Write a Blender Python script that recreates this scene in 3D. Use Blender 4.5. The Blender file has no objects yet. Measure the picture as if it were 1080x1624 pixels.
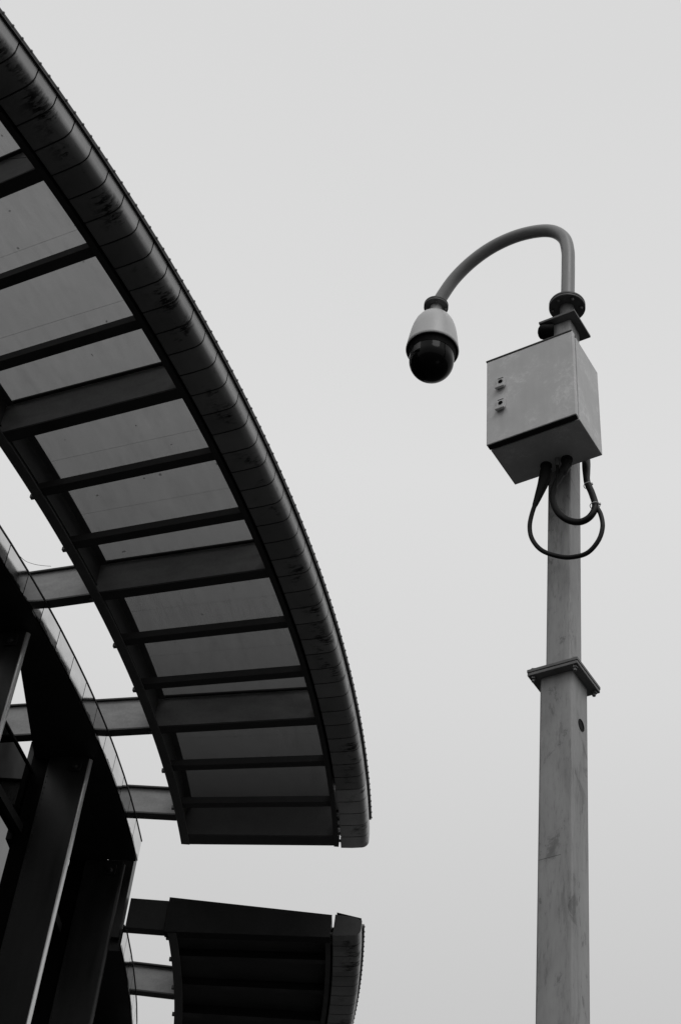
import bpy, bmesh, math, random
from mathutils import Vector, Matrix
rad = math.radians
random.seed(7)
S = bpy.context.scene
COL = S.collection

# ------------------------------------------------------------ camera
FPX, PITCH, ROLL = 2624.85, rad(42.912), rad(7.36)
fw = Vector((0, math.cos(PITCH), math.sin(PITCH)))
ri = Vector((1, 0, 0)); up = ri.cross(fw)
ri2 = ri*math.cos(ROLL) + up*math.sin(ROLL)
up2 = -ri*math.sin(ROLL) + up*math.cos(ROLL)
cd = bpy.data.cameras.new('camera'); cam = bpy.data.objects.new('camera', cd); COL.objects.link(cam)
m = Matrix((ri2, up2, -fw)).transposed().to_4x4(); m.translation = Vector((0, 0, 1.6)); cam.matrix_world = m
cd.sensor_fit = 'VERTICAL'; cd.sensor_height = 36; cd.lens = FPX/1624*36
cd.clip_start = .05; cd.clip_end = 3000
S.camera = cam

# ------------------------------------------------------------ sky and sun
SUN_EL, SUN_AZ = rad(50), rad(168)       # azimuth clockwise from +Y
w = bpy.data.worlds.new('World'); S.world = w; w.use_nodes = True
nt = w.node_tree; nt.nodes.clear(); N = nt.nodes.new; L = nt.links.new
sky = N('ShaderNodeTexSky'); sky.sky_type = 'NISHITA'; sky.sun_disc = False
sky.sun_elevation = SUN_EL; sky.sun_rotation = SUN_AZ; sky.dust_density = 6; sky.air_density = 1.5
bw = N('ShaderNodeRGBToBW'); L(sky.outputs[0], bw.inputs[0])
k = N('ShaderNodeMath'); k.operation = 'MULTIPLY'; k.inputs[1].default_value = .010; L(bw.outputs[0], k.inputs[0])
tc = N('ShaderNodeTexCoord'); sp = N('ShaderNodeSeparateXYZ'); L(tc.outputs['Generated'], sp.inputs[0])
# overcast cloud deck: brighter towards the zenith, levelling off
rp = N('ShaderNodeValToRGB'); L(sp.outputs['Z'], rp.inputs[0])
el = rp.color_ramp.elements
el[0].position = 0; el[0].color = (.36,)*3 + (1,)
el[1].position = 1; el[1].color = (.70,)*3 + (1,)
for p, v in ((.30, .49), (.45, .562), (.60, .665), (.70, .705), (.85, .68)):
    e = el.new(p); e.color = (v, v, v, 1)
cn = N('ShaderNodeTexNoise'); cn.inputs['Scale'].default_value = 1.6; cn.inputs['Detail'].default_value = 2
L(tc.outputs['Generated'], cn.inputs['Vector'])
cm = N('ShaderNodeMapRange'); cm.inputs['To Min'].default_value = .975; cm.inputs['To Max'].default_value = 1.025
L(cn.outputs['Fac'], cm.inputs['Value'])
mu = N('ShaderNodeMath'); mu.operation = 'MULTIPLY'; L(rp.outputs[0], mu.inputs[0]); L(cm.outputs[0], mu.inputs[1])
ad = N('ShaderNodeMath'); ad.operation = 'ADD'; L(mu.outputs[0], ad.inputs[0]); L(k.outputs[0], ad.inputs[1])
bg = N('ShaderNodeBackground'); bg.inputs['Strength'].default_value = 1.0; L(ad.outputs[0], bg.inputs['Color'])
wo = N('ShaderNodeOutputWorld'); L(bg.outputs[0], wo.inputs['Surface'])
sl = bpy.data.lights.new('sun', 'SUN'); sl.energy = .5; sl.angle = rad(25); sl.color = (1, 1, 1)
so = bpy.data.objects.new('sun', sl); COL.objects.link(so)
sd = Vector((math.sin(SUN_AZ)*math.cos(SUN_EL), math.cos(SUN_AZ)*math.cos(SUN_EL), math.sin(SUN_EL)))
so.rotation_euler = sd.to_track_quat('Z', 'Y').to_euler(); so.location = (0, 0, 30)
S.view_settings.view_transform = 'Standard'; S.view_settings.look = 'None'
S.view_settings.exposure = 0; S.view_settings.gamma = 1

# ------------------------------------------------------------ materials
def newmat(name):
    mt = bpy.data.materials.new(name); mt.use_nodes = True
    n = mt.node_tree; return mt, n, n.nodes['Principled BSDF'], n.nodes['Material Output']
def math_(n, op, a, b=None, clamp=False):
    x = n.nodes.new('ShaderNodeMath'); x.operation = op; x.use_clamp = clamp
    for i, v in enumerate((a, b)):
        if v is None: continue
        if isinstance(v, (int, float)): x.inputs[i].default_value = v
        else: n.links.new(v, x.inputs[i])
    return x.outputs[0]
def noise(n, vec, scale, detail=4, rough=.55, dist=0):
    x = n.nodes.new('ShaderNodeTexNoise'); x.inputs['Scale'].default_value = scale
    x.inputs['Detail'].default_value = detail; x.inputs['Roughness'].default_value = rough
    x.inputs['Distortion'].default_value = dist
    n.links.new(vec, x.inputs['Vector']); return x.outputs['Fac']
def mapping(n, vec, scale=(1, 1, 1), loc=(0, 0, 0)):
    x = n.nodes.new('ShaderNodeMapping'); x.inputs['Scale'].default_value = scale; x.inputs['Location'].default_value = loc
    n.links.new(vec, x.inputs['Vector']); return x.outputs[0]
def ramp(n, fac, pts):
    x = n.nodes.new('ShaderNodeValToRGB'); n.links.new(fac, x.inputs[0]); e = x.color_ramp.elements
    e[0].position, e[0].color = pts[0][0], (pts[0][1],)*3+(1,)
    e[1].position, e[1].color = pts[-1][0], (pts[-1][1],)*3+(1,)
    for p, v in pts[1:-1]:
        q = e.new(p); q.color = (v,)*3+(1,)
    return x.outputs[0]
def coords(n, which='Object'):
    x = n.nodes.new('ShaderNodeTexCoord'); return x.outputs[which]
def bump(n, h, b, strength=.3, dist=.002):
    x = n.nodes.new('ShaderNodeBump'); x.inputs['Strength'].default_value = strength; x.inputs['Distance'].default_value = dist
    n.links.new(h, x.inputs['Height']); n.links.new(x.outputs[0], b.inputs['Normal'])

def weathered(name, lo, hi, rough=.5, metal=0, scale=3, stretch=(1, 1, 1), spec=.5, bmp=.2, fine=40):
    mt, n, b, o = newmat(name); oc = coords(n)
    v = mapping(n, oc, stretch)
    a = noise(n, v, scale, 6, .6, .4); f = noise(n, oc, fine, 3)
    c = math_(n, 'ADD', math_(n, 'MULTIPLY', a, .75), math_(n, 'MULTIPLY', f, .25))
    col = ramp(n, c, ((.32, lo), (.5, (lo+hi)/2), (.68, hi)))
    n.links.new(col, b.inputs['Base Color'])
    r = ramp(n, a, ((.3, rough*.8), (.7, min(1, rough*1.25)))); n.links.new(r, b.inputs['Roughness'])
    b.inputs['Metallic'].default_value = metal; b.inputs['Specular IOR Level'].default_value = spec
    bump(n, f, b, bmp, .0015)
    return mt

M = {}
M['steel_dark'] = weathered('dark_painted_steel', .07, .115, .55, scale=2.2, stretch=(1, 1, 1))
M['steel_web'] = weathered('grey_painted_steel', .20, .36, .5, scale=2.6, stretch=(1, 1, 2.5))
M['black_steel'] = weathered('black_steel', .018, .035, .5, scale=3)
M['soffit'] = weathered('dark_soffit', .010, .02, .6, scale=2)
M['rubber'] = weathered('black_rubber', .010, .018, .5, scale=10, bmp=.1, spec=.22)
M['box_paint'] = None
M['cam_white'] = weathered('camera_housing_paint', .50, .56, .35, scale=5, bmp=.05)
M['plate'] = weathered('flange_steel', .11, .19, .6, scale=12)
M['flange_dark'] = weathered('dark_flange_steel', .06, .11, .55, scale=14)
M['tie'] = weathered('pale_plastic', .6, .75, .35, scale=30)
M['bolt'] = weathered('bolt_steel', .10, .2, .4, metal=.6, scale=30)
M['arm'] = weathered('arm_paint', .22, .28, .38, scale=6, bmp=.05)
M['end_plate'] = weathered('black_end_plate', .018, .034, .6, scale=1.2, spec=.08)
M['end_beam_paint'] = weathered('charcoal_beam_paint', .028, .045, .5, scale=3, spec=.2)
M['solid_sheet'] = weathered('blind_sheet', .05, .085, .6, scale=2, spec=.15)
M['cap'] = weathered('dark_cap_paint', .03, .05, .5, scale=5, spec=.3)
M['wall'] = weathered('dark_cladding', .012, .02, .5, scale=1.4)
M['column'] = weathered('column_paint', .015, .030, .36, scale=2, stretch=(3, 3, .4))
M['column_edge'] = weathered('polished_edge', .66, .80, .3, metal=.6, scale=3, stretch=(5, 5, .3))

# pole: galvanised, vertically streaked, blotched, one scratch
def pole_mat():
    mt, n, b, o = newmat('streaked_pole_paint'); oc = coords(n)
    streak = noise(n, mapping(n, oc, (9, 9, .9)), 1.6, 8, .62, .6)
    wide = noise(n, mapping(n, oc, (1, 1, .22)), 9, 6, .6, .6)
    blot = noise(n, mapping(n, oc, (1, 1, .45)), 5, 4, .55, .5)
    fine = noise(n, mapping(n, oc, (1, 1, .18)), 60, 4, .7)
    base = ramp(n, blot, ((.32, .27), (.45, .325), (.52, .345), (.68, .385)))
    dark = ramp(n, streak, ((.30, .74), (.40, .93), (.50, 1.0), (.70, 1.05)))
    spots = ramp(n, math_(n, 'MULTIPLY', wide, fine), ((.15, .70), (.21, .94), (.27, 1), (.38, 1.05)))
    patch = noise(n, mapping(n, oc, (1, 1, .6), (3, 1, 2)), 11, 7, .72, .6)
    pk = ramp(n, patch, ((.50, 1), (.585, .94), (.62, .64), (.70, .52)))
    # scratch round the front face
    s_ = n.nodes.new('ShaderNodeSeparateXYZ'); n.links.new(oc, s_.inputs[0])
    u_ = math_(n, 'ADD', math_(n, 'MULTIPLY', s_.outputs[0], .811), math_(n, 'MULTIPLY', s_.outputs[1], -.585))
    dz_ = math_(n, 'ABSOLUTE', math_(n, 'SUBTRACT', math_(n, 'SUBTRACT', s_.outputs[2], 4.606), math_(n, 'MULTIPLY', u_, .05)))
    scr = math_(n, 'MULTIPLY', math_(n, 'LESS_THAN', dz_, .0013), math_(n, 'LESS_THAN', u_, .022))
    pk = math_(n, 'MULTIPLY', pk, math_(n, 'SUBTRACT', 1, math_(n, 'MULTIPLY', scr, .6)))
    dk = n.nodes.new('ShaderNodeMix'); dk.data_type = 'RGBA'; dk.blend_type = 'MULTIPLY'; dk.inputs['Factor'].default_value = 1
    n.links.new(dark, dk.inputs[6]); n.links.new(pk, dk.inputs[7]); dark = dk.outputs[2]
    x = n.nodes.new('ShaderNodeMix'); x.data_type = 'RGBA'; x.blend_type = 'MULTIPLY'; x.inputs['Factor'].default_value = 1
    n.links.new(base, x.inputs[6]); n.links.new(dark, x.inputs[7])
    y = n.nodes.new('ShaderNodeMix'); y.data_type = 'RGBA'; y.blend_type = 'MULTIPLY'; y.inputs['Factor'].default_value = 1
    n.links.new(x.outputs[2], y.inputs[6]); n.links.new(spots, y.inputs[7])
    n.links.new(y.outputs[2], b.inputs['Base Color'])
    n.links.new(ramp(n, blot, ((.3, .42), (.7, .65))), b.inputs['Roughness'])
    b.inputs['Specular IOR Level'].default_value = .4
    bump(n, fine, b, .25, .001)
    return mt
M['pole'] = pole_mat()

def box_mat():
    mt, n, b, o = newmat('cabinet_paint'); oc = coords(n)
    a = noise(n, oc, 6, 5, .6, .5); f = noise(n, oc, 48, 6, .75, .8)
    base = ramp(n, a, ((.3, .54), (.7, .60)))
    scuff = ramp(n, math_(n, 'MULTIPLY', f, a), ((.20, .97), (.27, 1.0), (.33, 1.10), (.37, 1.22)))
    x = n.nodes.new('ShaderNodeMix'); x.data_type = 'RGBA'; x.blend_type = 'MULTIPLY'; x.inputs['Factor'].default_value = 1
    n.links.new(base, x.inputs[6]); n.links.new(scuff, x.inputs[7])
    dr = ramp(n, noise(n, mapping(n, oc, (22, 22, 1.2)), 1.5, 4), ((.35, .90), (.55, 1)))
    y = n.nodes.new('ShaderNodeMix'); y.data_type = 'RGBA'; y.blend_type = 'MULTIPLY'; y.inputs['Factor'].default_value = .35
    n.links.new(x.outputs[2], y.inputs[6]); n.links.new(dr, y.inputs[7])
    # faint drip marks running down from the two locks
    s_ = n.nodes.new('ShaderNodeSeparateXYZ'); n.links.new(oc, s_.inputs[0])
    u_ = math_(n, 'ADD', math_(n, 'MULTIPLY', s_.outputs[0], .817), math_(n, 'MULTIPLY', s_.outputs[1], -.576))
    w_ = math_(n, 'SUBTRACT', 1, math_(n, 'DIVIDE', math_(n, 'ABSOLUTE', math_(n, 'ADD', u_, .130)), .020), True)
    h_ = math_(n, 'MULTIPLY', math_(n, 'LESS_THAN', s_.outputs[2], .19), math_(n, 'MULTIPLY', s_.outputs[2], 5.0, True))
    g_ = math_(n, 'SUBTRACT', 1, math_(n, 'MULTIPLY', math_(n, 'MULTIPLY', w_, h_), .20))
    v_ = n.nodes.new('ShaderNodeVectorMath'); v_.operation = 'SCALE'; n.links.new(y.outputs[2], v_.inputs[0]); n.links.new(g_, v_.inputs['Scale'])
    n.links.new(v_.outputs[0], b.inputs['Base Color']); b.inputs['Roughness'].default_value = .5
    bump(n, f, b, .06, .001)
    return mt
M['box_paint'] = box_mat()

# nose cladding: dark satin sheet with soot stains.  UV: x = metres along the curve, y = metres across
def nose_mat(name, lo, hi, seed):
    mt, n, b, o = newmat(name); uv = coords(n, 'UV')
    s = n.nodes.new('ShaderNodeSeparateXYZ'); n.links.new(uv, s.inputs[0])
    a = noise(n, uv, 2.5, 5, .6)
    base = ramp(n, a, ((.3, lo), (.7, hi)))
    # panel to panel tone
    pan = n.nodes.new('ShaderNodeTexWhiteNoise'); pan.noise_dimensions = '1D'
    n.links.new(math_(n, 'FLOOR', math_(n, 'DIVIDE', math_(n, 'ADD', s.outputs[0], 2.4054), .23963)), pan.inputs['W'])
    tone = n.nodes.new('ShaderNodeMapRange'); tone.inputs['To Min'].default_value = .86; tone.inputs['To Max'].default_value = 1.14
    n.links.new(pan.outputs['Value'], tone.inputs['Value'])
    # soot: blotches and across-curve streaks, in the band where the sheet starts to turn up
    band = ramp(n, s.outputs[1], ((.06, 0), (.15, .55), (.22, 1), (.29, .75), (.36, 0)))
    big = noise(n, mapping(n, uv, (2.3, 1.8, 1), (seed, 0, 0)), 1.3, 4, .65)
    st = noise(n, mapping(n, uv, (34, 9, 1), (seed, 0, 0)), 1.0, 5, .7, .5)
    k_ = math_(n, 'MULTIPLY', band, math_(n, 'MULTIPLY', ramp(n, big, ((.52, 0), (.60, 1))), ramp(n, st, ((.44, 0), (.53, 1)))))
    x = n.nodes.new('ShaderNodeMix'); x.data_type = 'RGBA'; n.links.new(k_, x.inputs[0])
    y = n.nodes.new('ShaderNodeVectorMath'); y.operation = 'SCALE'; n.links.new(base, y.inputs[0]); n.links.new(tone.outputs[0], y.inputs['Scale'])
    n.links.new(y.outputs[0], x.inputs[6]); x.inputs[7].default_value = (.008, .008, .008, 1)
    n.links.new(x.outputs[2], b.inputs['Base Color'])
    r = n.nodes.new('ShaderNodeMix'); r.data_type = 'FLOAT'; n.links.new(k_, r.inputs[0]); r.inputs[2].default_value = .34; r.inputs[3].default_value = .85
    n.links.new(r.outputs[0], b.inputs['Roughness']); b.inputs['Metallic'].default_value = .6
    bump(n, st, b, .06, .002)
    return mt
M['nose'] = nose_mat('satin_dark_cladding', .20, .27, 3.0)
M['nose_light'] = nose_mat('paler_end_cladding', .42, .48, 9.0)

# perforated sheet: open holes vanish as the sheet is seen more edge-on (real thickness of the holes)
def perf_mat():
    mt, n, b, o = newmat('perforated_sheet'); uv = coords(n, 'UV')
    b.inputs['Base Color'].default_value = (.10, .10, .10, 1); b.inputs['Roughness'].default_value = .6
    g = n.nodes.new('ShaderNodeNewGeometry'); d = n.nodes.new('ShaderNodeVectorMath'); d.operation = 'DOT_PRODUCT'
    n.links.new(g.outputs['Incoming'], d.inputs[0]); n.links.new(g.outputs['True Normal'], d.inputs[1])
    c = math_(n, 'ABSOLUTE', d.outputs['Value'])
    t = math_(n, 'MULTIPLY', math_(n, 'SUBTRACT', c, .526, True), .78)
    t = math_(n, 'MINIMUM', t, .21)
    dirt = ramp(n, noise(n, mapping(n, uv, (1.2, 5, 1)), 1.8, 6, .65, .3), ((.25, .70), (.42, .93), (.6, 1.03), (.75, 1.16)))
    grain = ramp(n, noise(n, uv, 130, 2), ((.3, .93), (.7, 1.07)))
    lines = ramp(n, noise(n, mapping(n, uv, (.4, 70, 1)), 1, 3, .7), ((.3, .95), (.7, 1.05)))
    dots = ramp(n, noise(n, uv, 9, 1), ((.765, 1), (.78, .2)))
    t = math_(n, 'MULTIPLY', math_(n, 'MULTIPLY', math_(n, 'MULTIPLY', math_(n, 'MULTIPLY', t, dirt), grain), lines), dots)
    t = math_(n, 'SQRT', math_(n, 'MAXIMUM', t, 0))
    tr = n.nodes.new('ShaderNodeBsdfTransparent'); mx = n.nodes.new('ShaderNodeMixShader')
    n.links.new(t, mx.inputs[0]); n.links.new(b.outputs[0], mx.inputs[1]); n.links.new(tr.outputs[0], mx.inputs[2])
    n.links.new(mx.outputs[0], o.inputs['Surface'])
    return mt
M['perf'] = perf_mat()

# fascia: polished metal, drip-stained along its lower edge
def fascia_mat():
    mt, n, b, o = newmat('polished_fascia'); uv = coords(n, 'UV')
    s = n.nodes.new('ShaderNodeSeparateXYZ'); n.links.new(uv, s.inputs[0])
    nz = noise(n, mapping(n, uv, (1.6, 1, 1)), 2.2, 5, .6)
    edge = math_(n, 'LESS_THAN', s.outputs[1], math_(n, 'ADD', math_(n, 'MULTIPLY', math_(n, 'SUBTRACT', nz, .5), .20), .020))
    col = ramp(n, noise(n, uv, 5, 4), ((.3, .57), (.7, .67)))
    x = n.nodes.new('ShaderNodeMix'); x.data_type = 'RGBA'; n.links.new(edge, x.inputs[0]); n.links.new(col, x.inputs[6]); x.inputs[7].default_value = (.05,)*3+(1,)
    n.links.new(x.outputs[2], b.inputs['Base Color']); b.inputs['Metallic'].default_value = 1
    n.links.new(ramp(n, noise(n, uv, 9, 3), ((.3, .05), (.7, .10))), b.inputs['Roughness'])
    bump(n, noise(n, mapping(n, uv, (1.2, 2, 1)), 1.5, 1), b, .04, .01)
    return mt
M['fascia'] = fascia_mat()

def glass_mat(name, f0, rough):
    mt, n, b, o = newmat(name)
    b.inputs['Base Color'].default_value = (.006,)*3+(1,); b.inputs['Roughness'].default_value = rough
    b.inputs['IOR'].default_value = 1.75; b.inputs['Specular IOR Level'].default_value = f0
    bump(n, noise(n, coords(n), .8, 2), b, .05, .02)
    return mt
M['glass'] = glass_mat('dark_coated_glass', .6, .02)
def clear_mat(nm, lo, hi):
    mt, n, b, o = newmat(nm); b.inputs['Base Color'].default_value = (.006,)*3+(1,); b.inputs['Roughness'].default_value = .03
    tr = n.nodes.new('ShaderNodeBsdfTransparent'); mx = n.nodes.new('ShaderNodeMixShader')
    n.links.new(ramp(n, noise(n, coords(n), 1.2, 3), ((.3, lo), (.7, hi))), tr.inputs['Color'])
    mx.inputs[0].default_value = .9; n.links.new(b.outputs[0], mx.inputs[1]); n.links.new(tr.outputs[0], mx.inputs[2]); n.links.new(mx.outputs[0], o.inputs['Surface'])
    return mt
M['glass_clear'] = clear_mat('tinted_glass', .50, .56)
M['glass'] = clear_mat('dark_tinted_glass', .14, .24)
def dome_mat(name, col, rough, spec):
    mt, n, b, o = newmat(name)
    n.links.new(ramp(n, noise(n, coords(n), 20, 3), ((.3, col*.8), (.7, col*1.2))), b.inputs['Base Color'])
    n.links.new(ramp(n, noise(n, coords(n), 8, 3), ((.3, rough*.8), (.7, rough*1.3))), b.inputs['Roughness'])
    b.inputs['Specular IOR Level'].default_value = spec
    return mt
M['dome'] = dome_mat('smoked_dome', .004, .12, .09)
M['lens'] = dome_mat('lens_window_tint', .035, .3, .3)
M['cam_black'] = dome_mat('matt_black_shroud', .004, .6, .06)
def ground_mat():
    mt, n, b, o = newmat('paving_stone'); oc = coords(n)
    br = n.nodes.new('ShaderNodeTexBrick'); n.links.new(oc, br.inputs['Vector']); br.inputs['Scale'].default_value = 1.6
    br.inputs['Color1'].default_value = (.034,)*3+(1,); br.inputs['Color2'].default_value = (.048,)*3+(1,); br.inputs['Mortar'].default_value = (.03,)*3+(1,)
    br.inputs['Mortar Size'].default_value = .01
    x = n.nodes.new('ShaderNodeMix'); x.data_type = 'RGBA'; x.blend_type = 'MULTIPLY'; x.inputs[0].default_value = .6
    n.links.new(br.outputs[0], x.inputs[6]); n.links.new(noise(n, oc, .7, 6), x.inputs[7])
    n.links.new(x.outputs[2], b.inputs['Base Color']); b.inputs['Roughness'].default_value = .8
    return mt
M['ground'] = ground_mat()

# ------------------------------------------------------------ helpers
def tag(o, label=None, cat=None, group=None, kind=None):
    if label: o['label'] = label
    if cat: o['category'] = cat
    if group: o['group'] = group
    if kind: o['kind'] = kind
    return o
def empty(name, loc, label, cat, group=None):
    o = bpy.data.objects.new(name, None); COL.objects.link(o); o.location = loc; o.empty_display_size = .2
    return tag(o, label, cat, group)
ORG = {}
def worldloc(o):
    v = Vector(o.location)
    while o.parent: o = o.parent; v += Vector(o.location)
    return v
def link(name, bm, mat, parent=None, smooth=False, bevel=0, auto=None):
    me = bpy.data.meshes.new(name)
    org = worldloc(parent) if parent else Vector((0, 0, 0))
    bmesh.ops.translate(bm, verts=bm.verts, vec=-org)
    bmesh.ops.recalc_face_normals(bm, faces=bm.faces)
    bm.to_mesh(me); bm.free()
    for mt in (mat if isinstance(mat, (list, tuple)) else [mat]): me.materials.append(mt)
    o = bpy.data.objects.new(name, me); COL.objects.link(o)
    if parent: o.parent = parent
    if smooth:
        for p in me.polygons: p.use_smooth = True
        me.update()
        try: me.set_sharp_from_angle(angle=rad(auto or 35))
        except Exception: pass
    if bevel:
        md = o.modifiers.new('bevel', 'BEVEL'); md.width = bevel; md.segments = 2; md.limit_method = 'ANGLE'; md.angle_limit = rad(40)
    return o

CX, CY = -21.304, 18.849          # centre of the curved building in plan
DZ = 0.0                          # the storey beyond the gap sits about a metre lower
def P(R, th, z):
    a = rad(th); return Vector((CX + R*math.cos(a), CY + R*math.sin(a), z + DZ))
def zb(R): return 11.60 + (R-20.10)*.07        # canopy underside rises slightly outwards

def sweep(bm, prof, angs, cap=True, uvl=None, closed=True):
    """sweep a closed (R,z) profile through the angles"""
    n = len(prof); rings = []
    plen = [0]
    for i in range(1, n+1):
        a, b = prof[i-1], prof[i % n]; plen.append(plen[-1]+math.hypot(a[0]-b[0], a[1]-b[1]))
    for th in angs: rings.append([bm.verts.new(P(r, th, z)) for r, z in prof])
    for j in range(len(angs)-1):
        for i in range(n if closed else n-1):
            f = bm.faces.new((rings[j][i], rings[j][(i+1) % n], rings[j+1][(i+1) % n], rings[j+1][i]))
            if uvl is not None:
                u0, u1 = rad(angs[j])*22.27, rad(angs[j+1])*22.27
                for lp, uvv in zip(f.loops, ((u0, plen[i]), (u0, plen[i+1]), (u1, plen[i+1]), (u1, plen[i]))): lp[uvl].uv = uvv
    if cap and closed:
        for rg in (rings[0], rings[-1]): bm.faces.new(rg)
def frange(a, b, step):
    n = max(1, int(round((b-a)/step))); return [a+(b-a)*i/n for i in range(n+1)]
def radial_bar(bm, th, R0, R1, t0, t1, zlo, zhi):
    """bar running radially: tangential offsets t0..t1 (metres), zlo/zhi functions of R"""
    a = rad(th); e = Vector((math.cos(a), math.sin(a), 0)); t = Vector((-math.sin(a), math.cos(a), 0)); c = Vector((CX, CY, DZ))
    vs = []
    for R in (R0, R1):
        for tt in (t0, t1):
            for z in (zlo(R), zhi(R)):
                vs.append(bm.verts.new(c+e*R+t*tt+Vector((0, 0, z))))
    for q in ((0, 1, 3, 2), (4, 6, 7, 5), (0, 4, 5, 1), (2, 3, 7, 6), (0, 2, 6, 4), (1, 5, 7, 3)):
        bm.faces.new([vs[i] for i in q])
def hexa(bm, o, ax, ay, az, x0, x1, y0, y1, z0, z1):
    vs = [bm.verts.new(o+ax*x+ay*y+az*z) for x in (x0, x1) for y in (y0, y1) for z in (z0, z1)]
    for q in ((0, 1, 3, 2), (4, 6, 7, 5), (0, 4, 5, 1), (2, 3, 7, 6), (0, 2, 6, 4), (1, 5, 7, 3)):
        bm.faces.new([vs[i] for i in q])
def lathe(bm, o, prof, ax=Vector((0, 0, 1)), seg=48, caps=True):
    ax = ax.normalized(); x = ax.orthogonal().normalized(); y = ax.cross(x); rings = []
    for r, h in prof:
        rings.append([bm.verts.new(o+ax*h+(x*math.cos(2*math.pi*i/seg)+y*math.sin(2*math.pi*i/seg))*max(r, 1e-4)) for i in range(seg)])
    for a, b in zip(rings, rings[1:]):
        for i in range(seg): bm.faces.new((a[i], a[(i+1) % seg], b[(i+1) % seg], b[i]))
    if caps: bm.faces.new(rings[0]); bm.faces.new(rings[-1])
def smoothpath(pts, sub=8):
    pts = [Vector(p) for p in pts]; out = []
    q = [2*pts[0]-pts[1]]+pts+[2*pts[-1]-pts[-2]]
    for i in range(1, len(q)-2):
        p0, p1, p2, p3 = q[i-1], q[i], q[i+1], q[i+2]
        for s in range(sub):
            t = s/sub
            out.append(.5*((2*p1)+(p2-p0)*t+(2*p0-5*p1+4*p2-p3)*t*t+(3*p1-p0-3*p2+p3)*t**3))
    out.append(pts[-1]); return out
def tube(bm, pts, rads, seg=16, caps=True):
    n = len(pts); rings = []; prev = None
    for i, p in enumerate(pts):
        d = (pts[min(i+1, n-1)]-pts[max(i-1, 0)]).normalized()
        x = (prev - d*prev.dot(d)).normalized() if prev is not None else d.orthogonal().normalized()
        prev = x; y = d.cross(x); r = rads[i] if isinstance(rads, list) else rads
        rings.append([bm.verts.new(p+(x*math.cos(2*math.pi*k/seg)+y*math.sin(2*math.pi*k/seg))*r) for k in range(seg)])
    for a, b in zip(rings, rings[1:]):
        for i in range(seg): bm.faces.new((a[i], a[(i+1) % seg], b[(i+1) % seg], b[i]))
    if caps: bm.faces.new(rings[0]); bm.faces.new(rings[-1])

# ------------------------------------------------------------ ground
bm = bmesh.new()
vs = [bm.verts.new(v) for v in ((-600, -600, 0), (600, -600, 0), (600, 600, 0), (-600, 600, 0))]; bm.faces.new(vs)
tag(link('ground', bm, M['ground']), kind='structure')

# ------------------------------------------------------------ canopies
STEP = 2.05
def far(k): return -32.85 + STEP*k          # far bottom edge of rib k; every third one is a main beam

def nose_profile():
    p = [(21.935, 11.712), (22.06, 11.720)]
    c = (22.155, 11.822); r = .088
    for i in range(9):
        a = rad(-80+i*10); p.append((c[0]+r*math.cos(a), c[1]+r*math.sin(a)))
    p += [(22.243, 11.925)]
    return p
NP = nose_profile()
def nose_shell(bm, uvl, a0, a1, off=0.0):
    out = [(r, z) for r, z in NP]
    inn = [(r-.006, z+.006) for r, z in NP][::-1]
    if off: out = [(r-off, z+off) for r, z in out]; inn = [(r-off, z+off) for r, z in inn]
    sweep(bm, out+inn, frange(a0, a1, .35), uvl=uvl)

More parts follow.
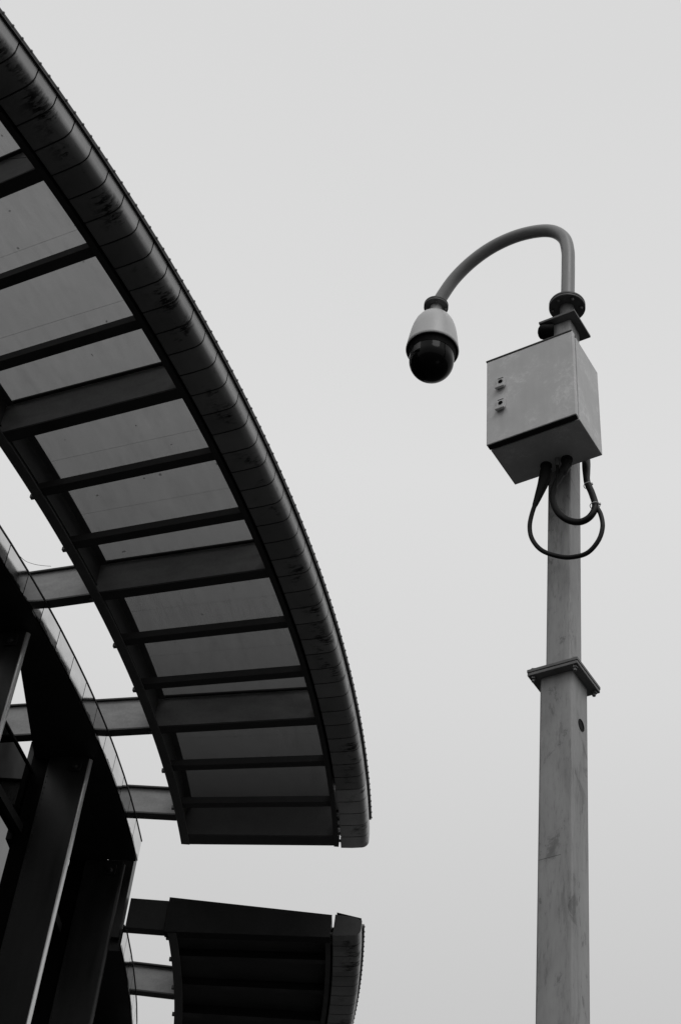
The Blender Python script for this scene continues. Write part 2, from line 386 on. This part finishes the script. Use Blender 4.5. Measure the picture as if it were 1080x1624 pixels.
def canopy(label, A0, A1, mains, purl, pale, gap0, gap1, end_first, endbeam):
    """A0..A1 angular extent; mains/purl lists of far-edge angles"""
    org = P(21.0, endbeam, 11.6)
    root = empty('curved_canopy', org, label, 'canopy', 'canopy sections curving round the building')
    d01 = frange(A0, A1, .5)
    # inner edge beam: channel open to the outside
    bm = bmesh.new()
    zi = 11.60; zt = 12.02
    prof = [(20.10, zi), (20.20, zi), (20.20, zi+.016), (20.122, zi+.016), (20.122, zt-.016), (20.19, zt-.016), (20.19, zt), (20.10, zt)]
    sweep(bm, prof, d01)
    for th in mains+purl:                                   # little cleats at the joints
        for off in (-.12,):
            a = th+off
            if A0 < a < A1: radial_bar(bm, a, 20.075, 20.11, -.02, .02, lambda R: zi-.012, lambda R: zi+.03)
    link('inner_edge_beam', bm, M['steel_dark'], root, bevel=.004)
    # stiffener lip inside the channel
    bm = bmesh.new(); sweep(bm, [(20.124, 11.74), (20.138, 11.74), (20.138, 11.755), (20.124, 11.755)], d01)
    link('channel_lip', bm, M['steel_dark'], root)
    # outer edge beam
    bm = bmesh.new(); zo = zb(21.87)-.013
    sweep(bm, [(21.85, zo), (21.905, zo), (21.905, 12.06 if not end_first else 11.95), (21.885, 12.06 if not end_first else 11.95), (21.885, zo+.02), (21.85, zo+.02)], d01)
    link('outer_edge_beam', bm, M['black_steel'], root)
    # ribs
    RI = 20.124 if end_first else 17.4
    for th in mains:
        bm = bmesh.new(); ztop = lambda R: zb(R)+.425 if not end_first else zb(R)+.35
        # far face at th; I section 0.11 wide
        radial_bar(bm, th, RI, 21.87, -.085, -.073, lambda R: zb(R)+.020, lambda R: ztop(R)-.018)
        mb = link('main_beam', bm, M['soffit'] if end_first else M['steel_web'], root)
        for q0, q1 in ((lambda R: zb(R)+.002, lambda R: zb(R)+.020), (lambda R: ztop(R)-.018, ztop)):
            bm = bmesh.new(); radial_bar(bm, th, RI, 21.87, -.115, 0, q0, q1); link('flange', bm, M['soffit'] if end_first else M['black_steel'], mb)  # black_steel flanges on the grey web: underside shade painted into their colour
    for th in purl:
        bm = bmesh.new()
        radial_bar(bm, th, 20.124, 21.87, -.095, 0, lambda R: zb(R)+.03, lambda R: zb(R)+.11)
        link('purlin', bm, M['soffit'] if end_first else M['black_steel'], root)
    # perforated sheets lying on the beams, one per bay
    cuts = sorted(mains+purl)+([] if end_first else [endbeam+.10])
    for a, b in zip(cuts, cuts[1:]):
        bm = bmesh.new(); uvl = bm.loops.layers.uv.new('UVMap')
        aa, bb = a-.13, b-.131
        up_ = 0
        zq = (lambda R: zb(R)+.43) if not end_first else (lambda R: zb(R)+.125)
        pr = [(20.125, zq(20.125)), (21.90, zq(21.90)), (21.90, zq(21.90)+.003), (20.125, zq(20.125)+.003)]
        sweep(bm, pr, [aa, (aa+bb)/2, bb], uvl=uvl)
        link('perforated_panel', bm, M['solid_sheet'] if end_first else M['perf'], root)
    # end beam
    bm = bmesh.new()
    s = 1 if end_first else -1     # +1: beam at the low-angle end, its flat web faces the camera
    R0, R1 = (20.06, 21.905) if end_first else (20.10, 21.90)
    ea = endbeam
    if end_first:
        radial_bar(bm, ea, R0, R1, -.012, 0, lambda R: 11.60+(R-R0)*.047, lambda R: 12.03-(R-R0)*.036)
        radial_bar(bm, ea, R0, R1, 0, .12, lambda R: 11.60+(R-R0)*.047, lambda R: 11.62+(R-R0)*.047)
        link('end_beam', bm, M['end_plate'], root)
        bm = bmesh.new()
        radial_bar(bm, ea, 19.62, R0-.004, .01, .14, lambda R: 11.625, lambda R: 11.995)
        link('support_beam', bm, M['end_beam_paint'], root, bevel=.004)
    else:
        radial_bar(bm, ea, 20.125, 21.87, -.20, -.005, lambda R: zb(R)-.002, lambda R: zb(R)+.012)
        radial_bar(bm, ea, 20.125, 21.87, -.012, -.004, lambda R: zb(R)+.012, lambda R: zb(R)+.42)
        link('end_beam', bm, M['black_steel'], root)
        bm = bmesh.new(); radial_bar(bm, ea, 20.125, 21.87, -.198, -.190, lambda R: zb(R)+.0125, lambda R: zb(R)+.42); link('end_web', bm, M['steel_dark'], root)
    for th3 in ([-7.64] if not end_first else [-1.27, 4.9, 11.05, 17.2]):
        bm = bmesh.new()
        radial_bar(bm, th3, 17.4, 20.098, -.085, -.073, lambda R: 11.62, lambda R: 11.95)
        sb = link('support_beam', bm, M['steel_web'], root)
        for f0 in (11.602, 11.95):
            bm = bmesh.new(); radial_bar(bm, th3, 17.4, 20.098, -.125, 0, lambda R, q=f0: q, lambda R, q=f0: q+.018); link('flange', bm, M['black_steel'], sb)  # strut flanges darker than their web: shade is put into the colour
    # nose cladding: sheet after sheet, 5 mm joints
    seg = .6165; segs = []
    a = endbeam if not end_first else endbeam
    if end_first:
        x = a-.02
        while x < A1: segs.append((x, min(x+seg, A1))); x += seg
    else:
        x = a+.06
        while x > A0: segs.append((max(x-seg, A0), x)); x -= seg
    gap = .034
    for part in ('plain', 'pale'):
        sel = [s_ for i, s_ in enumerate(segs) if (i < pale) == (part == 'pale')]
        if not sel: continue
        bm = bmesh.new(); uvl = bm.loops.layers.uv.new('UVMap')
        for s0, s1 in sel: nose_shell(bm, uvl, s0+gap/2, s1-gap/2)
        o = link('nose_cladding', bm, M['nose_light'] if part == 'pale' else M['nose'], root, smooth=True, auto=25)
        if part == 'pale': o['label'] = 'paler grey cladding sheets at the end'
    # backing that closes the joints
    lo, hi = min(s[0] for s in segs), max(s[1] for s in segs)
    bm = bmesh.new()
    bk = [(r-.010, z+.010) for r, z in NP]; bk2 = [(r-.016, z+.016) for r, z in NP][::-1]
    bk = [(max(r, 21.94), z) for r, z in bk]; bk2 = [(max(r, 21.945), z) for r, z in bk2]
    sweep(bm, bk+bk2, frange(lo+.02, hi-.02, .5)); link('cladding_backing', bm, M['black_steel'], root)
    # end plates of the nose
    for a in ((lo, hi)):
        bm = bmesh.new(); pr = [(r-.002, z+.002) for r, z in NP]+([(22.225, 11.93), (22.19, 11.95), (22.13, 11.962), (21.94, 11.975)] if end_first else [(22.20, 11.955), (21.95, 11.955)])
        if a == hi: sweep(bm, pr, [a-.016, a-.006])
        else: sweep(bm, pr, [a+.006, a+.016])
        link('nose_end_plate', bm, M['cap'], root)
    # closing strip above the nose; it stops short of the free end so the sky shows through the slit
    if end_first: s0, s1 = gap1, A1
    else: s0, s1 = A0, gap0
    bm = bmesh.new(); sweep(bm, [(21.88, (12.065 if not end_first else 11.953)), (22.235, 11.965), (22.235, 11.971), (21.88, (12.071 if not end_first else 11.959))], frange(s0, s1, .5)); link('top_flashing', bm, M['black_steel'], root)
    if end_first: s0, s1 = lo+.02, gap1
    else: s0, s1 = gap0, hi-.02
    bm = bmesh.new(); sweep(bm, [(21.955, 12.000), (22.235, 11.950), (22.235, 11.956), (21.955, 12.006)], frange(s0, s1, .3)); link('end_flashing', bm, M['black_steel'], root)
    for i in range(5):
        a = s0+(s1-s0)*(i+.4)/5
        bm = bmesh.new(); radial_bar(bm, a, 21.90, 21.96, -.012, .012, lambda R: 11.735, lambda R: 11.76); link('spacer', bm, M['black_steel'], root)
    # trim along the outer lip with its row of rivet heads
    ta, tb = (lo+.42, hi) if end_first else (lo, hi-.75)
    bm = bmesh.new()
    ang = frange(ta, tb, .4)
    sweep(bm, [(22.243, 11.930), (22.262, 11.930), (22.262, 11.948), (22.243, 11.948)], ang)
    link('edge_trim', bm, M['black_steel'], root)
    bm = bmesh.new()
    sweep(bm, [(22.235, 11.952), (22.262, 11.952), (22.268, 11.962), (22.262, 11.972), (22.235, 11.972)], ang)
    a = ta+.1
    while a < tb:
        p = P(22.262, a, 11.962); e = P(1, a, 0)-P(0, a, 0)
        lathe(bm, p, [(.013, 0), (.012, .006), (.006, .012)], e, 8)
        a += .29
    link('edge_bead', bm, M['steel_web'], root, smooth=True)
    return root

mains1 = [far(k) for k in range(-14, 13, 3) if (k-1) % 3 == 0]
purl1 = [far(k) for k in range(-14, 13) if (k-1) % 3 != 0]
purl1 = [p for p in purl1 if p > mains1[0]]
canopy('long section of dark curved canopy with grey perforated panels, ending just above the gap',
       mains1[0]-.3, -6.25, mains1, purl1, 5, -8.2, 0, False, -6.25)
DZ = -1.05
mains2 = [-.05+STEP*3*i for i in range(0, 6)]
purl2 = [-3.95, -2.0]+[-.05+STEP*j for j in range(1, 15) if j % 3]
canopy('short dark canopy section below the gap, with a flat end plate and rounded nose',
       -5.84, mains2[-1]+.2, mains2, [-5.35]+purl2, 0, 0, -5.2, True, -5.88)
DZ = 0.0

# ------------------------------------------------------------ building
b0 = empty('station_building', (CX+19, CY-6, 0), 'dark curved station building with polished fascia band and upright fin columns', 'building')
def fascia(a0, a1, R=19.66, ring0=None):
    sp = 1.22; x = a1-.16; segs = [(a1-.16, a1)] if False else []
    x = a1
    while x > a0:
        d_ = sp if x < a1 else sp+.16
        segs.append((max(a0, x-d_), x)); x -= d_
    bm = bmesh.new(); uvl = bm.loops.layers.uv.new('UVMap')
    for s0, s1 in segs:
        rings = []
        for th in (s0+.018, s1-.018):
            rings.append([bm.verts.new(P(r, th, z)) for r, z in ((R, 11.29), (R, 11.54), (R-.012, 11.54), (R-.012, 11.29))])
        u0, u1 = rad(s0)*R, rad(s1)*R
        for i in range(4):
            f = bm.faces.new((rings[0][i], rings[0][(i+1) % 4], rings[1][(i+1) % 4], rings[1][i]))
            vv = (0, .25) if i == 0 else (.2, .2)
            for lp, q in zip(f.loops, ((u0, vv[0]), (u0, vv[1]), (u1, vv[1]), (u1, vv[0]))): lp[uvl].uv = q
        bm.faces.new(rings[0]); bm.faces.new(rings[1])
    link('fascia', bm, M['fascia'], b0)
    bm = bmesh.new()
    sweep(bm, [(R-.020, 11.285), (R-.020, 11.543), (R+.006, 11.543), (R+.006, 11.560), (R-.44, 11.560), (R-.44, 11.285)], sorted([a0 if ring0 is None else ring0]+[q[1] for q in segs if q[1] > (a0 if ring0 is None else ring0)+.05])); link('ring_beam', bm, M['soffit'], b0)
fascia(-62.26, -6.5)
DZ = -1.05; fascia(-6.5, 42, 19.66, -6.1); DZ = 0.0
# roof deck: closed over the entrance side, an open strip behind the fascia elsewhere
bm = bmesh.new(); sweep(bm, [(12, 11.50), (17.3, 11.50), (17.3, 11.55), (12, 11.55)], frange(-64, -6.4, 2)); link('roof', bm, M['soffit'], b0)
DZ = -1.05
bm = bmesh.new(); sweep(bm, [(12, 11.50), (18.98, 11.50), (18.98, 11.55), (12, 11.55)], frange(-6.3, 44, 2)); link('roof', bm, M['soffit'], b0)
DZ = 0.0
bm = bmesh.new(); sweep(bm, [(16.9, 0), (17.1, 0), (17.1, 11.49), (16.9, 11.49)], frange(-64, 44, 2)); link('core_wall', bm, M['wall'], b0)
FIN = [(far(k), 0) for k in (-14, -11, -8, -5, -2, 1, 4, 7, 10)] + [(-6.3, 0)] + [(x, 0) for x in (-.1, 6.05, 12.2, 18.35, 24.5, 30.6, 36.7)]
def fin(th, dr):
    global DZ
    DZ = -1.05 if th > -6 else 0.0
    a = rad(th); t = Vector((math.sin(a), -math.cos(a), 0)); cst = lambda v: (lambda R: v)
    bm = bmesh.new(); radial_bar(bm, th, 19.06+dr, 19.49+dr, -.035, .035, cst(0), cst(11.30))
    z = 6.0
    while z < 11.1:                                   # rivet row along the inner edge
        lathe(bm, P(19.082+dr, th, z)+t*.035, [(.008, 0), (.007, .005), (.003, .008)], t, 6); z += .07
    c_ = link('column', bm, M['column'], b0, bevel=.004)
    bm = bmesh.new(); lathe(bm, P(19.488+dr, th, 0), [(.032, 0), (.032, 11.265)], Vector((0, 0, 1)), 24)
    link('outer_tube', bm, M['column_edge'] if abs(th+6.3) > .01 else M['column'], c_, smooth=True)
    bm = bmesh.new(); radial_bar(bm, th, 18.87+dr, 19.058+dr, -.012, .012, cst(0), cst(11.30)); link('mullion', bm, M['cam_black'], c_)
    bm = bmesh.new(); hexa(bm, P(19.36+dr, th, 11.13), Vector((math.cos(a), math.sin(a), 0)), t, Vector((0, 0, 1)), -.05, .07, .036, .060, -.03, .10)
    lathe(bm, P(19.37+dr, th, 11.15)+t*.06, [(.03, 0), (.03, .012), (.018, .02), (.018, .03)], t, 16)
    link('pin_bracket', bm, M['column'], c_, bevel=.004)
for th, dr in FIN: fin(th, dr)
# haunch plates under the ring beam, running into every column; closing panels over the entrance bays
for th, dr in FIN:
    DZ = -1.05 if th > -6 else 0.0
    bm = bmesh.new(); pts = [P(18.885+dr, th, 0), P(19.24+dr, th, 0), P(19.24+dr, th-4.9, 0)]
    if th > -7: pts = [P(18.80+dr, th, 0), P(19.30+dr, th, 0), P(19.30+dr, th-5.9, 0), P(18.80+dr, th-5.9, 0)]
    if abs(th+.1) < .01: pts = [P(18.60+dr, th, 0), P(19.30+dr, th, 0), P(19.30+dr, th-1.2, 0), P(18.60+dr, th-1.2, 0)]
    lo_ = [bm.verts.new(p+Vector((0, 0, 11.282))) for p in pts]; hi_ = [bm.verts.new(p+Vector((0, 0, 11.50))) for p in pts]
    bm.faces.new(lo_); bm.faces.new(hi_)
    for i in range(len(pts)): bm.faces.new((lo_[i], lo_[(i+1) % len(pts)], hi_[(i+1) % len(pts)], hi_[i]))
    link('haunch_plate', bm, M['soffit'], b0)
DZ = 0.0
# short box hanging beside the last column at the gap
bm = bmesh.new(); radial_bar(bm, -6.3, 19.30, 19.60, .02, .17, lambda R: 10.37, lambda R: 11.50); link('corner_box', bm, M['column'], b0, bevel=.006)
# curtain wall between the columns, with transoms
for (a, da), (c_, dc) in zip(FIN, FIN[1:]):
    DZ = -1.05 if c_ > -6 else 0.0
    p0, p1 = P(18.90+da, a, 0), P(18.90+dc, c_, 0); d = (p1-p0).normalized(); nrm = Vector((d.y, -d.x, 0)); ln = (p1-p0).length
    zs = [.3, 3.2, 6.2, 8.6, 10.36]
    for z0, z1 in zip(zs, zs[1:]):
        bm = bmesh.new(); hexa(bm, p0, d, nrm, Vector((0, 0, 1)), .02, ln-.02, -.012, 0, z0, z1-.002); link('curtain_wall_pane', bm, M['glass_clear'], b0)
        bm = bmesh.new(); hexa(bm, p0, d, nrm, Vector((0, 0, 1)), .02, ln-.02, -.06, .06, z1, z1+.10); link('transom', bm, M['wall'], b0)
    bm = bmesh.new(); hexa(bm, p0, d, nrm, Vector((0, 0, 1)), .02, ln-.02, -.012, 0, 10.462, 11.10); link('curtain_wall_pane', bm, M['glass'], b0)
    if a > -13: bm = bmesh.new(); hexa(bm, p0, d, nrm, Vector((0, 0, 1)), .0, ln, -.10, -.04, 10.3, 11.50); link('blind_panel', bm, M['wall'], b0)
    bm = bmesh.new(); hexa(bm, p0, d, nrm, Vector((0, 0, 1)), .02, ln-.02, -.02, .012, 11.102, 11.125); link('transom', bm, M['wall'], b0)
DZ = 0.0
bm = bmesh.new(); sweep(bm, [(18.6, 0), (19.0, 0), (19.0, .3), (18.6, .3)], frange(-64, 44, 2)); link('plinth', bm, M['wall'], b0)

# ------------------------------------------------------------ camera pole
A_ = rad(-35.783); U = Vector((math.cos(A_), math.sin(A_), 0)); V = Vector((-math.sin(A_), math.cos(A_), 0)); Z = Vector((0, 0, 1))
O = Vector((.8974, 4.8309, 0))
def Q(u, v, z): return O+U*u+V*v+Z*z
pole = empty('camera_pole', O, 'square grey steel pole in two sections with a curved arm at the top', 'pole')
def shaft(h, z0, z1, r=.008, seg=4):
    bm = bmesh.new(); pts = []
    for sx, sy, a0 in ((1, -1, -90), (1, 1, 0), (-1, 1, 90), (-1, -1, 180)):
        for i in range(seg+1):
            a = rad(a0+90*i/seg); pts.append(((h-r)*sx+r*math.cos(a), (h-r)*sy+r*math.sin(a)))
    lo = [bm.verts.new(Q(x, y, z0)) for x, y in pts]; hi = [bm.verts.new(Q(x, y, z1)) for x, y in pts]; n = len(pts)
    for i in range(n): bm.faces.new((lo[i], lo[(i+1) % n], hi[(i+1) % n], hi[i]))
    bm.faces.new(lo); bm.faces.new(hi); return bm
link('lower_shaft', shaft(.0661, .02, 5.372, .010), M['pole'], pole, smooth=True)
link('upper_shaft', shaft(.0504, 5.40, 7.375, .007), M['pole'], pole, smooth=True)
bm = bmesh.new()
hexa(bm, O, U, V, Z, -.1015, .1015, -.1015, .1015, 5.387, 5.400); hexa(bm, O, U, V, Z, -.1000, .1000, -.1000, .1000, 5.372, 5.3845)
hexa(bm, O, U, V, Z, -.097, .097, -.097, .097, 5.384, 5.388)
jf = link('joint_flange', bm, M['plate'], pole, bevel=.0015)
for sx in (-1, 1):
    for sy in (-1, 1):
        bm = bmesh.new(); lathe(bm, Q(sx*.083, sy*.083, 5.3725), [(.012, 0), (.012, -.009), (.007, -.010), (.007, -.020), (.005, -.021)], Z, 6)
        lathe(bm, Q(sx*.083, sy*.083, 5.400), [(.012, 0), (.012, .009), (.006, .011)], Z, 6)
        link('bolt', bm, M['bolt'], jf)
bm = bmesh.new(); hexa(bm, O, U, V, Z, -.0875, .0875, -.0875, .0875, 7.376, 7.389); link('top_plate', bm, M['flange_dark'], pole, bevel=.0015)
bm = bmesh.new(); lathe(bm, Q(.012, 0, 7.389), [(.034, 0), (.034, .15)], Z, 32); link('neck_tube', bm, M['plate'], pole, smooth=True)
bm = bmesh.new(); lathe(bm, Q(.012, 0, 7.525), [(.080, 0), (.083, .002), (.083, .010), (.079, .0115), (.079, .0135), (.083, .015), (.083, .024), (.080, .026)], Z, 48)
rf = link('round_flange', bm, M['flange_dark'], pole, smooth=True, auto=30)
for i in range(6):
    a = i*math.pi/3+.3; bm = bmesh.new(); lathe(bm, Q(.012+.064*math.cos(a), .064*math.sin(a), 7.526), [(.008, 0), (.008, -.008), (.004, -.014)], Z, 6); link('bolt', bm, M['bolt'], rf)
bm = bmesh.new()
arm = [(.014, 7.55), (.016, 7.70), (.017, 7.85), (.015, 7.95), (-.004, 8.055), (-.062, 8.145), (-.152, 8.200), (-.274, 8.228), (-.40, 8.215), (-.510, 8.162), (-.600, 8.080), (-.660, 7.985), (-.688, 7.925)]
ap = smoothpath([Q(u, 0, z) for u, z in arm], 8)
tube(bm, ap, .0315, 28); link('curved_arm', bm, M['arm'], pole, smooth=True)
# cable outlet hole in the right face
bm = bmesh.new(); lathe(bm, Q(.0662, .005, 5.172), [(.024, 0), (.024, .002), (.019, .0022), (.018, .0004)], U, 24); link('cable_hole', bm, M['cam_black'], pole)
# small domed fitting under the top plate
bm = bmesh.new(); lathe(bm, Q(-.03, -.048, 7.335), [(.034, 0), (.034, .05), (.030, .062), (.018, .070), (.004, .073)], -V*.4-U, 24); link('side_fitting', bm, M['cam_black'], pole, smooth=True)
bm = bmesh.new(); hexa(bm, O, U, V, Z, -.17, .17, -.17, .17, .0, .022)
bp = link('base_plate', bm, M['plate'], pole, bevel=.002)
for sx in (-1, 1):
    for sy in (-1, 1):
        bm = bmesh.new(); lathe(bm, Q(sx*.13, sy*.13, .022), [(.02, 0), (.02, .016), (.01, .018), (.01, .045)], Z, 6); link('anchor_bolt', bm, M['bolt'], bp)

# ------------------------------------------------------------ dome camera
CU = -.692
sc = empty('surveillance_camera', Q(CU, 0, 7.9), 'round surveillance camera with pale housing and black dome hanging from the curved arm', 'security camera')
bm = bmesh.new(); lathe(bm, Q(CU, 0, 7.905), [(.056, 0), (.060, .002), (.060, .010), (.056, .0115), (.056, .013), (.060, .0145), (.060, .022), (.056, .024)], Z, 40)
mf = link('mounting_flange', bm, M['flange_dark'], sc, smooth=True, auto=30)
for i in range(4):
    a = i*math.pi/2+.5; bm = bmesh.new(); lathe(bm, Q(CU+.046*math.cos(a), .046*math.sin(a), 7.906), [(.007, 0), (.007, -.007), (.003, -.011)], Z, 6); link('bolt', bm, M['bolt'], mf)
bm = bmesh.new()
lathe(bm, Q(CU, 0, 0), [(.030, 7.91), (.029, 7.852), (.044, 7.843), (.062, 7.829), (.080, 7.808), (.094, 7.780), (.104, 7.748), (.111, 7.712), (.117, 7.672), (.122, 7.632), (.126, 7.600), (.1275, 7.588), (.124, 7.584), (.118, 7.586)], Z, 64)
link('housing', bm, M['cam_white'], sc, smooth=True, auto=60)
bm = bmesh.new()
lathe(bm, Q(CU, 0, 0), [(.1235, 7.583), (.1225, 7.578), (.116, 7.578), (.110, 7.560), (.108, 7.545)], Z, 64)
link('shroud', bm, M['cam_black'], sc, smooth=True)
bm = bmesh.new()
pr = [(.1065, 7.575), (.1065, 7.512)]
for i in range(1, 19):
    a = rad(5*i); pr.append((.1065*math.cos(a), 7.512-.1065*math.sin(a)))
lathe(bm, Q(CU, 0, 0), pr, Z, 64); dm = link('dome', bm, M['dome'], sc, smooth=True, auto=80)
# lens window seen through the dome
bm = bmesh.new(); rows = []
for j in range(7):
    z = 7.565-.065*j/6; row = []
    for i in range(9):
        a = A_ + rad(-90) + rad(2) - rad(0) + rad(-26+24*i/8)     # facing the front
        r = .1073 if z >= 7.512 else math.sqrt(.1073**2-(7.512-z)**2)
        c0 = Q(CU, 0, z); row.append(bm.verts.new(c0+Vector((math.cos(a), math.sin(a), 0))*r))
    rows.append(row)
for a, b_ in zip(rows, rows[1:]):
    for i in range(8): bm.faces.new((a[i], a[i+1], b_[i+1], b_[i]))
link('lens_window', bm, M['lens'], dm, smooth=True)

# ------------------------------------------------------------ control cabinet
def rotm(yaw, tx, ty): return Matrix.Rotation(yaw, 3, 'Z') @ Matrix.Rotation(tx, 3, 'X') @ Matrix.Rotation(ty, 3, 'Y')
BW, BD, BH = .3959, .2622, .5009
RB = rotm(rad(-35.196), rad(1.085), rad(-1.329)); bc = Vector((.78, 4.6732, 6.6778))
bx_, by_, bz_ = RB @ Vector((1, 0, 0)), RB @ Vector((0, 1, 0)), RB @ Vector((0, 0, 1))
cab = empty('control_cabinet', bc-bz_*BH/2, 'pale grey metal cabinet with two locks on its door, fixed to the pole', 'cabinet')
hw, hd, hh = BW/2, BD/2, BH/2
bm = bmesh.new(); hexa(bm, bc, bx_, by_, bz_, -hw+.002, hw-.002, -hd+.038, hd, -hh+.002, hh-.003); link('body', bm, M['box_paint'], cab, bevel=.003)
bm = bmesh.new(); hexa(bm, bc, bx_, by_, bz_, -hw+.003, hw-.003, -hd+.002, -hd+.029, -hh-.003, -hh-.0004); link('door_seal', bm, M['rubber'], cab)
bm = bmesh.new(); hexa(bm, bc, bx_, by_, bz_, -hw+.016, hw-.014, -hd+.02, -hd+.040, -hh+.010, hh-.010); link('door_gasket', bm, M['rubber'], cab)
bm = bmesh.new(); hexa(bm, bc, bx_, by_, bz_, -hw, hw, -hd, -hd+.024, -hh, hh)
door = link('door', bm, M['box_paint'], cab, bevel=.0035)
bm = bmesh.new(); hexa(bm, bc, bx_, by_, bz_, -hw-.002, hw-.004, -hd-.003, -hd+.045, hh+.0005, hh+.006); link('rain_lip', bm, M['black_steel'], cab)
for zc in (.085, -.045):
    o_ = bc+bx_*(-hw+.068)+bz_*zc-by_*hd
    bm = bmesh.new(); hexa(bm, o_, bx_, by_, bz_, -.021, .021, -.0075, -.0005, -.024, .032)
    hexa(bm, o_, bx_, by_, bz_, -.021, .021, -.020, -.0078, -.036, -.020)
    lk = link('lock', bm, M['box_paint'], door, bevel=.002)
    bm = bmesh.new(); lathe(bm, o_-by_*.0078+bz_*.006, [(.010, 0), (.010, .002), (.008, .0024)], -by_, 20)
    hexa(bm, o_, bx_, by_, bz_, -.013, .013, -.0084, -.0078, .024, .0275)
    # keyhole barrel
    lathe(bm, o_-by_*.0104+bz_*.006, [(.006, 0), (.006, .0015)], -by_, 3)
    o2 = link('lock_barrel', bm, M['cam_black'], lk)
# glands below
gl = [(-.030, -.11, .024, M['rubber']), (.027, -.125, .010, M['plate']), (.060, -.105, .024, M['rubber'])]
for gu, gv, r, mt in gl:
    bm = bmesh.new(); lathe(bm, Q(gu, gv, 6.440), [(r, 0), (r, -.018), (r*.85, -.020), (r*.85, -.045), (r*.7, -.05)], Z, 12 if r < .02 else 24); link('cable_gland', bm, mt, cab, smooth=True)
bm = bmesh.new(); hexa(bm, O, U, V, Z, -.045, .045, -.0650, -.0508, 6.50, 6.53); hexa(bm, O, U, V, Z, -.045, .045, -.0650, -.0508, 6.82, 6.85); link('mounting_rail', bm, M['plate'], cab)

# ------------------------------------------------------------ cables
def cable(name, pts, rr, label, sub=8):
    p = smoothpath([Q(*q) for q in pts], sub)
    ks = [rr(i/(len(p)-1)) for i in range(len(p))]
    bm = bmesh.new(); tube(bm, p, ks, 20); o = link(name, bm, M['rubber'], None, smooth=True, auto=60)
    return tag(o, label, 'cable', 'black cables looping below the cabinet')
big = [(-.030, -.11, 6.40), (-.040, -.108, 6.345), (-.066, -.105, 6.270), (-.090, -.105, 6.195), (-.101, -.105, 6.120), (-.088, -.105, 6.045), (-.045, -.105, 5.970), (.023, -.100, 5.918), (.080, -.098, 5.894), (.142, -.095, 5.895), (.188, -.095, 5.940), (.207, -.095, 6.004), (.200, -.095, 6.075), (.178, -.098, 6.135)]
def rbig(t):
    if t < .07: return .0245
    if t < .20: return .0245-(t-.07)/.13*.014
    return .0092
cable('looped_cable', big, rbig, 'thinner black cable making the wide outer loop across the pole under the cabinet')
sm = [(.060, -.105, 6.40), (.040, -.11, 6.350), (.014, -.115, 6.290), (.004, -.115, 6.225), (.022, -.112, 6.150), (.064, -.11, 6.088), (.117, -.108, 6.056), (.160, -.105, 6.070), (.180, -.10, 6.122), (.163, -.09, 6.205), (.138, -.08, 6.290), (.126, -.06, 6.37), (.105, -.02, 6.50), (.075, .0, 6.62)]
cable('looped_cable', sm, lambda t: .019 if t < .07 else (.0135 if t < .80 else .0135+.004*min(1,(t-.80)/.08)), 'thicker black cable making the tight inner loop below the cabinet')
bm = bmesh.new(); tube(bm, smoothpath([Q(.027, -.125, 6.41), Q(.027, -.122, 6.34), Q(.020, -.120, 6.27), Q(.010, -.1175, 6.23)], 6), .006, 12)
tag(link('short_cable', bm, M['rubber'], None, smooth=True), 'short thin black cable dropping from the small gland between the two loops', 'cable')
for i, (q, d, r) in enumerate((((.142, -.083, 6.268), (.12, 0, -.4), .0165), ((.1785, -.099, 6.128), (.05, 0, -.5), .0195))):
    p = Q(*q); ax = (U*(-d[0])+Z*(-d[2])).normalized(); bm = bmesh.new()
    x = ax.orthogonal().normalized(); y = ax.cross(x)
    pts = [p+(x*math.cos(2*math.pi*k/24)+y*math.sin(2*math.pi*k/24))*r for k in range(25)]; tube(bm, pts, .0017, 8)
    hexa(bm, p+U*r, U, V, Z, -.003, .005, -.003, .003, -.004, .004)
    tag(link('cable_tie', bm, M['tie']), ('pale cable tie round the thick cable beside the right edge of the pole', 'pale cable tie binding both cable loops together')[i], 'cable tie', 'cable ties on the loops')

# ------------------------------------------------------------ loose wires
def wire(pts, label):
    bm = bmesh.new(); tube(bm, smoothpath(pts, 6), .0022, 8); tag(link('loose_wire', bm, M['rubber'], None, smooth=True), label, 'wire')
wire([P(19.66, -21.15, 11.56), P(19.65, -21.0, 11.565), P(19.64, -20.7, 11.59), P(19.63, -20.27, 11.65), P(19.62, -19.74, 11.77), P(19.62, -19.25, 11.90), P(19.63, -18.96, 11.98)], 'thin black wire sagging from the fascia to the nearest support beam')
wire([P(21.84, -31.40, 11.72), P(21.66, -31.50, 11.74), P(21.5, -31.52, 11.70)], 'thin stray wire hanging at the corner of the canopy edge near the frame corner')
